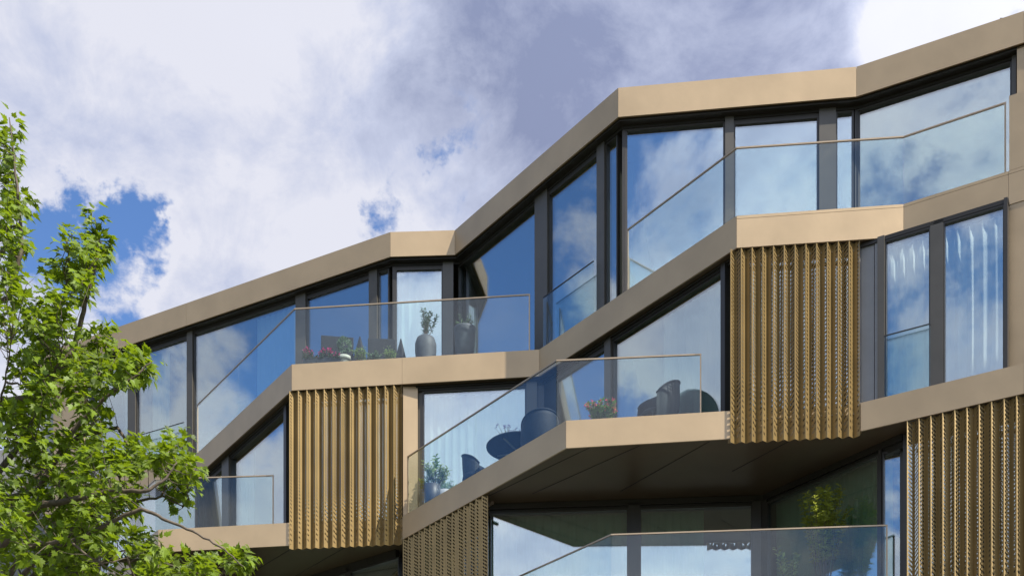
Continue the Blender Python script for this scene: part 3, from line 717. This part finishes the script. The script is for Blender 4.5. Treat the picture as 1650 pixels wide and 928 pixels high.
# ------------------------------------------------------------------ potted plants
def pot(parent, prof, m, x, y, z, n=28):
    bm = bmesh.new(); lathe(bm, prof, x, y, z, n); return link('pot', bm, M[m], parent, smooth=True)
def foliage(parent, x, y, z, h, rad, stems, leaves, size, m, seed, spread=1.0, flower=None, fcount=0, fsize=.03, upright=.5, low=.25, up_leaf=.5):
    r = random.Random(seed); sv, sf, lv, lf, fv, ff = [], [], [], [], [], []
    for s in range(stems):
        a = r.uniform(0, 6.283); q = rad * math.sqrt(r.random()) * spread; hh = h * r.uniform(.62, 1)
        b = Vector((x + .25 * q * math.cos(a), y + .25 * q * math.sin(a), z)); tp = Vector((x + q * math.cos(a), y + q * math.sin(a), z + hh))
        md = b.lerp(tp, .5) + Vector((0, 0, hh * .08)); tube(sv, sf, [b, md, tp], [.006, .004, .002], 4)
        for k in range(leaves):
            t_ = r.uniform(low, 1); p = (b.lerp(md, t_ * 2) if t_ < .5 else md.lerp(tp, t_ * 2 - 1))
            dr = rv(r); dr.z = abs(dr.z) * up_leaf + upright * .3
            add_leaf(lv, lf, p + dr * .01, dr, (Vector((.2, -.3, 1)) + rv(r) * .5), size * r.uniform(.6, 1.2), True)
        if flower:
            for k in range(fcount):
                c = tp + rv(r) * fsize * 1.3
                for j in range(5): add_leaf(fv, ff, c, rv(r), rv(r), fsize * r.uniform(.7, 1.2), True)
    rawmesh('stems', sv, sf, M['twig'], parent)
    rawmesh('foliage', lv, lf, M[m], parent)
    if flower: rawmesh('flowers', fv, ff, M[flower], parent)
F3, F2, F1 = Z3 + CAMZ - .008, Z2 + CAMZ - .008, Z1 + CAMZ - .008
# round grey pot with small olive tree
x, y = (686 - CX) / F * 24.95, 24.95
t_ = thing('potted_plant', (x, y, F3), 'small leafy tree in a round grey pot on the upper left balcony', 'plant')
pot(t_, [(.15, 0), (.19, .25), (.215, .5), (.215, .64), (.18, .75), (.13, .79), (.12, .77)], 'potgrey', x, y, F3)
foliage(t_, x, y, F3 + .75, .62, .24, 13, 34, .062, 'leafdark', 3, low=.2)
x, y = (749 - CX) / F * 24.6, 24.6
t_ = thing('potted_plant', (x, y, F3), 'wide tapered grey pot with low pale plant at right of the upper left balcony', 'plant')
pot(t_, [(.155, 0), (.19, .35), (.215, .72), (.225, .76), (.2, .765), (.19, .74)], 'potgrey', x, y, F3, 28)
foliage(t_, x, y, F3 + .72, .26, .2, 16, 20, .045, 'leafsage', 4)
# pink flower box
P = (-4.13, 24.72); Q = (-3.42, 24.66)
t_ = thing('flower_box', (-3.78, 24.69, F3), 'window box of magenta flowers at the left corner of the upper balcony', 'flower box')
bm = bmesh.new(); wbox(bm, -4.14, -3.40, 24.6, 24.78, F3, F3 + .2); link('planter_box', bm, M['potdark'], t_)
for k, xx in enumerate((-4.03, -3.88, -3.66, -3.51)):
    rr_ = random.Random(50 + k)
vs0 = []
sv, sf, lv, lf, fv, ff = [], [], [], [], [], []
r = random.Random(9)
for k in range(150):
    xx = r.uniform(-4.16, -3.38); yy = 24.69 + r.uniform(-.13, .13); hz = .30 + .07 * math.sin((xx + 4.16) * 16) + r.uniform(-.04, .05)
    b = Vector((xx, yy, F3 + .18)); tp = Vector((xx + r.uniform(-.03, .03), yy, F3 + hz)); tube(sv, sf, [b, tp], [.003, .002], 3)
    for j in range(6): add_leaf(lv, lf, b.lerp(tp, r.random()), rv(r), rv(r), .05, True)
    if r.random() < .75:
        for j in range(9): add_leaf(fv, ff, tp + rv(r) * .008, rv(r), rv(r), .03, True)
rawmesh('stems', sv, sf, M['twig'], t_); rawmesh('foliage', lv, lf, M['leafdark'], t_); rawmesh('flowers', fv, ff, M['petalpink'], t_)
# cream pot with ball tree
x, y = (555 - CX) / F * 24.7, 24.7
t_ = thing('potted_plant', (x, y, F3), 'small ball-shaped olive standard in a cream bowl pot beside magenta flowers', 'plant')
pot(t_, [(.075, 0), (.10, .12), (.115, .18), (.135, .18), (.135, .25), (.118, .25), (.11, .22)], 'potwhite', x, y, F3)
sv, sf, lv, lf = [], [], [], []; tube(sv, sf, [(x, y, F3 + .2), (x - .01, y, F3 + .42)], [.008, .006], 5)
for k in range(330):
    p = Vector((x, y, F3 + .50)) + rv(r) * .125 * r.uniform(.5, 1) ** .5
    add_leaf(lv, lf, p, p - Vector((x, y, F3 + .45)) + rv(r) * .04, rv(r), .05, True)
rawmesh('stem', sv, sf, M['twig'], t_); rawmesh('foliage', lv, lf, M['leafsage'], t_)
for px, ww, hh, mm, lb, sd_ in ((583, .17, .30, 'leafpale', 'pale variegated trailing plant in a low pot between the two dark chairs', 31), (604, .15, .22, 'leafsage', 'low grey green plant in front of the right dark chair', 32), (628, .13, .30, 'leafpale', 'small plant with upright yellow green shoots right of the variegated one', 33)):
    x, y = (px - CX) / F * 24.7, 24.7
    t_ = thing('potted_plant', (x, y, F3), lb, 'plant')
    pot(t_, [(.06, 0), (.09, .16), (.095, .16), (.08, .15)], 'potdark', x, y, F3)
    foliage(t_, x, y, F3 + .12, hh, ww, 18, 16, .055, mm, sd_, upright=.3, low=.1)
# middle balcony
x, y = (703 - CX) / F * 24.05, 24.05
t_ = thing('potted_plant', (x, y, F2), 'light green and yellow shrub in grey pots at the lower end of the sloping railing', 'plant')
pot(t_, [(.12, 0), (.15, .30), (.165, .52), (.14, .53), (.13, .50)], 'potdark', x - .08, y, F2)
pot(t_, [(.14, 0), (.18, .30), (.20, .46), (.18, .47), (.16, .44)], 'potlight', x + .16, y + .18, F2)
foliage(t_, x, y, F2 + .5, .42, .36, 22, 30, .062, 'leafpale', 41)
foliage(t_, x - .24, y, F2 + .42, .28, .13, 8, 20, .06, 'leafyellow', 42)
foliage(t_, x - .02, y, F2 + .7, .42, .05, 3, 26, .07, 'leafgreen', 43)
x, y = (970 - CX) / F * 21.0, 21.0
t_ = thing('potted_plant', (x, y, F2), 'round bush of pink red flowers behind the glass on the middle balcony', 'plant')
pot(t_, [(.11, 0), (.14, .22), (.15, .24), (.12, .23)], 'potdark', x, y, F2)
foliage(t_, x, y, F2 + .2, .40, .29, 40, 30, .07, 'leafgreen', 44, flower='petalred', fcount=4, fsize=.028)
# first floor plants
x, y = 5.16, 20.62
t_ = thing('potted_plant', (x, y, F1), 'tall yellow green bamboo rising above the lower balcony railing', 'plant')
pot(t_, [(.2, 0), (.24, .45), (.22, .45), (.2, .42)], 'potdark', x, y, F1)
foliage(t_, x, y, F1 + .42, 1.58, .46, 38, 90, .075, 'leafyellow', 45, low=.25, up_leaf=.2, upright=.1)
x, y = (1272 - CX) / F * 20.8, 20.8
t_ = thing('potted_plant', (x, y, F1), 'light green shrub behind the lower railing glass left of the bamboo', 'plant')
pot(t_, [(.15, 0), (.19, .35), (.17, .35), (.15, .32)], 'potdark', x, y, F1)
foliage(t_, x, y, F1 + .33, .72, .26, 12, 22, .085, 'leafpale', 46)
x, y = (915 - CX) / F * 22.0, 22.0
t_ = thing('potted_plant', (x, y, F1), 'dark leafed small plant at the bottom edge behind sloping railing glass', 'plant')
pot(t_, [(.15, 0), (.19, .35), (.17, .35), (.15, .32)], 'potdark', x, y, F1)
foliage(t_, x, y, F1 + .33, .58, .2, 10, 30, .06, 'leafdark', 47)

# ------------------------------------------------------------------ furniture
def rot(x, y, a): return (x * math.cos(a) - y * math.sin(a), x * math.sin(a) + y * math.cos(a))
def wicker_chair(cx, cy, z, face, label, m='wicker', hb=.82, wr=.33):
    """bucket armchair: face is the angle its open front points to"""
    t_ = thing('wicker_chair', (cx, cy, z), label, 'chair', 'wicker armchairs on the middle balcony')
    vs, fs = [], []; n = 26; rows = 10
    def put(lst):
        for p in lst: x_, y_ = rot(p[0], p[1], face); vs.append((cx + x_, cy + y_, z + p[2]))
    for layer in (0, 1):
        for j in range(rows + 1):
            row = []
            for i in range(n + 1):
                a = R(-122 + 244 * i / n); topz = .60 + (hb - .60) * (max(0, math.cos(a)) ** .7 if math.cos(a) > 0 else 0)
                topz = .50 + (hb - .50) * max(0, math.cos(a / 1.45)) ** .6
                s = j / rows; zz = .02 + (topz - .02) * s
                rr2 = wr * (.78 + .22 * s + .16 * math.sin(s * 3.1)) - layer * .022
                row.append((-rr2 * math.cos(a) - .05 * s * s * max(0, math.cos(a)), rr2 * math.sin(a), zz))
            put(row)
    W_ = n + 1; off = W_ * (rows + 1)
    for j in range(rows):
        for i in range(n):
            q = j * W_ + i; fs.append((q, q + 1, q + W_ + 1, q + W_)); fs.append((off + q + 1, off + q, off + q + W_, off + q + W_ + 1))
    for i in range(n):
        q = rows * W_ + i; fs.append((q, q + 1, off + q + 1, off + q)); fs.append((i + 1, i, off + i, off + i + 1))
    for j in range(rows):
        for i in (0, n): q = j * W_ + i; fs.append((q, q + W_, off + q + W_, off + q))
    rawmesh('backrest', vs, fs, M[m], t_, smooth=True)
    # rim roll
    tv, tf = [], []
    tube(tv, tf, [vs[rows * W_ + i] for i in range(n + 1)], [.016] * (n + 1), 6); rawmesh('rim', tv, tf, M[m], t_, smooth=True)
    bm = bmesh.new(); lathe(bm, [(.24, .34), (.27, .36), (.275, .41), (.25, .44), (.05, .45)], cx, cy, z, 24); link('seat', bm, M[m], t_, smooth=True)
    for sx, sy in ((1, 1), (1, -1), (-1, 1), (-1, -1)):
        a = rot(.2 * sx, .2 * sy, face); tv, tf = [], []; tube(tv, tf, [(cx + a[0], cy + a[1], z + .35), (cx + a[0] * 1.1, cy + a[1] * 1.1, z)], [.018, .014], 6)
        rawmesh('leg', tv, tf, M[m], t_)
    return t_
wicker_chair(.50, 21.95, F2, R(100), 'dark wicker armchair in front of the round table, seen through sloping railing glass', hb=.80)
wicker_chair(-.66, 23.45, F2, R(-20), 'narrow dark wicker chair left of the round table, facing it', hb=.84, wr=.24)
wicker_chair(2.45, 21.02, F2, R(205), 'high-backed wicker armchair behind the straight railing, right of the pink flowers', hb=.98, wr=.35)
# round table
cx, cy = .14, 22.85
t_ = thing('round_table', (cx, cy, F2), 'round dark garden table with metal legs on the middle balcony', 'table')
bm = bmesh.new(); lathe(bm, [(.02, .70), (.56, .70), (.585, .705), (.585, .735), (.56, .74), (.02, .742)], cx, cy, F2, 56); link('tabletop', bm, M['sling'], t_)
tv, tf = [], []; tube(tv, tf, [(cx + .60 * math.cos(a / 40 * 6.2832), cy + .60 * math.sin(a / 40 * 6.2832), F2 + .715) for a in range(41)], [.018] * 41, 6); rawmesh('rim', tv, tf, M['wicker'], t_, smooth=True)
for k in range(4):
    a = R(45 + 90 * k + 10); tv, tf = [], []
    tube(tv, tf, [(cx + .50 * math.cos(a), cy + .50 * math.sin(a), F2 + .69), (cx + .1 * math.cos(a), cy + .1 * math.sin(a), F2 + .62), (cx + .08 * math.cos(a), cy + .08 * math.sin(a), F2 + .3), (cx + .42 * math.cos(a), cy + .42 * math.sin(a), F2)], [.014] * 4, 6)
    rawmesh('leg', tv, tf, M['greypanel'], t_, smooth=True)
x, y = cx - .22, cy + .02
t_ = thing('lavender_vase', (x, y, F2 + .742), 'sprigs of violet flowers in a small vase on the round table', 'flower vase')
bm = bmesh.new(); lathe(bm, [(.04, 0), (.055, .05), (.045, .11), (.03, .11)], x, y, F2 + .742, 16); link('vase', bm, M['potlight'], t_, smooth=True)
foliage(t_, x, y, F2 + .83, .30, .24, 14, 3, .03, 'leafsage', 60, flower='petalviolet', fcount=3, fsize=.02)

# dark high-backed sling chairs on the upper balcony
def sling_chair(cx, cy, z, wd, hb, a, label):
    t_ = thing('garden_chair', (cx, cy, z), label, 'chair', 'dark garden chairs on the upper left balcony')
    def bx(name, x0, x1, y0, y1, z0, z1, tilt=0, m='sling'):
        bm = bmesh.new(); vs = []
        for zz in (z0, z1):
            for xx, yy in ((x0, y0), (x1, y0), (x1, y1), (x0, y1)):
                q = rot(xx, yy + tilt * (zz - .42), a); vs.append(bm.verts.new((cx + q[0], cy + q[1], z + zz)))
        for f in ((0, 3, 2, 1), (4, 5, 6, 7), (0, 1, 5, 4), (1, 2, 6, 5), (2, 3, 7, 6), (3, 0, 4, 7)): bm.faces.new([vs[i] for i in f])
        bmesh.ops.bevel(bm, geom=bm.edges[:], offset=.006, segments=1, affect='EDGES')
        return link(name, bm, M[m], t_)
    bx('backrest', -wd / 2, wd / 2, -.27, -.235, .40, hb, -.12)
    bx('seat', -wd / 2 + .03, wd / 2 - .03, -.24, .26, .38, .43)
    for sx in (-1, 1):
        x0 = sx * wd / 2
        bx('armrest', x0 - .025, x0 + .025, -.22, .28, .63, .655, 0, 'darkframe')
        bx('leg', x0 - .018, x0 + .018, .24, .275, 0, .63, 0, 'darkframe'); bx('leg', x0 - .018, x0 + .018, -.27, -.235, 0, .40, 0, 'darkframe')
sling_chair(-3.62, 25.72, F3, .66, 1.045, R(8), 'dark high-backed garden chair behind the ball-shaped olive pot')
sling_chair(-2.69, 25.72, F3, .56, 1.0, R(4), 'dark high-backed garden chair between the two pointed shapes')
for px, tp, wd, lb in ((580, 1.05, .36, 'dark pointed shape standing between the two garden chairs'), (646, 1.0, .32, 'dark pointed shape standing between right garden chair and round pot')):  # solid stand-ins for two dark triangles of unknown identity
    x, y = (px - CX) / F * 25.4, 25.4
    t_ = thing('pointed_shape', (x, y, F3), lb, 'obelisk', 'dark pointed shapes on the upper left balcony')
    bm = bmesh.new(); lathe(bm, [(wd * .85, 0), (wd * .83, .03), (.012, tp), (.004, tp + .01)], x, y, F3, 4); bmesh.ops.rotate(bm, verts=bm.verts, cent=(x, y, 0), matrix=Matrix.Rotation(R(20), 3, 'Z')); link('cone', bm, M['sling'], t_)
    bm = bmesh.new(); wbox(bm, x - wd * .75, x + wd * .75, y - wd * .75, y + wd * .75, F3, F3 + .05); link('base', bm, M['sling'], t_)

# ------------------------------------------------------------------ ground, street and the house beyond the tree
def sheet(name, x0, x1, y0, y1, z, m):
    bm = bmesh.new(); vs = [bm.verts.new(p) for p in ((x0, y0, z), (x1, y0, z), (x1, y1, z), (x0, y1, z))]; bm.faces.new(vs)
    return tag(link(name, bm, m), kind='structure')
sheet('ground', -1500, 1500, -1500, 1500, 0, M['groundgreen'])
sheet('road', -300, 300, 4, 11.5, .004, M['asphalt'])
for k in range(-12, 13): sheet('road_marking', k * 6, k * 6 + 3, 7.68, 7.80, .008, M['paint'])
for nm, y0, y1 in (('pavement', -6, 3.85), ('pavement', 11.65, 19)):
    bm = bmesh.new(); wbox(bm, -300, 300, y0, y1, 0, .12); tag(link(nm, bm, M['paving']), kind='structure')
for y0 in (3.85, 11.5):
    bm = bmesh.new(); wbox(bm, -300, 300, y0, y0 + .15, 0, .125); tag(link('kerb', bm, M['kerb']), kind='structure')
Hs = thing('neighbour_house', (-21, 44, 0), 'tan rendered house with terracotta roof seen through the tree at lower left', 'house')
bm = bmesh.new(); wbox(bm, -27, -15.8, 40, 50, 0, 17.0); link('wall', bm, M['plaster'], Hs)
bm = bmesh.new(); v = [bm.verts.new(p) for p in ((-27.6, 39.4, 16.9), (-15.2, 39.4, 16.9), (-15.2, 50.6, 16.9), (-27.6, 50.6, 16.9), (-25.5, 45, 19.3), (-17.5, 45, 19.3))]
for f in ((0, 1, 5, 4), (1, 2, 5), (2, 3, 4, 5), (3, 0, 4), (3, 2, 1, 0)): bm.faces.new([v[i] for i in f])
link('roof', bm, M['tile'], Hs)
for k in range(4):
    for zz in (14.2, 11.0, 7.8, 4.6):
        x = -26 + k * 2.7; bm = bmesh.new(); wbox(bm, x, x + 1.1, 39.93, 40.05, zz, zz + 1.7); o = link('window', bm, M['paint'], Hs)
        bm = bmesh.new(); wbox(bm, x + .08, x + 1.02, 39.91, 39.929, zz + .08, zz + 1.62); link('pane', bm, M['glass'], o)
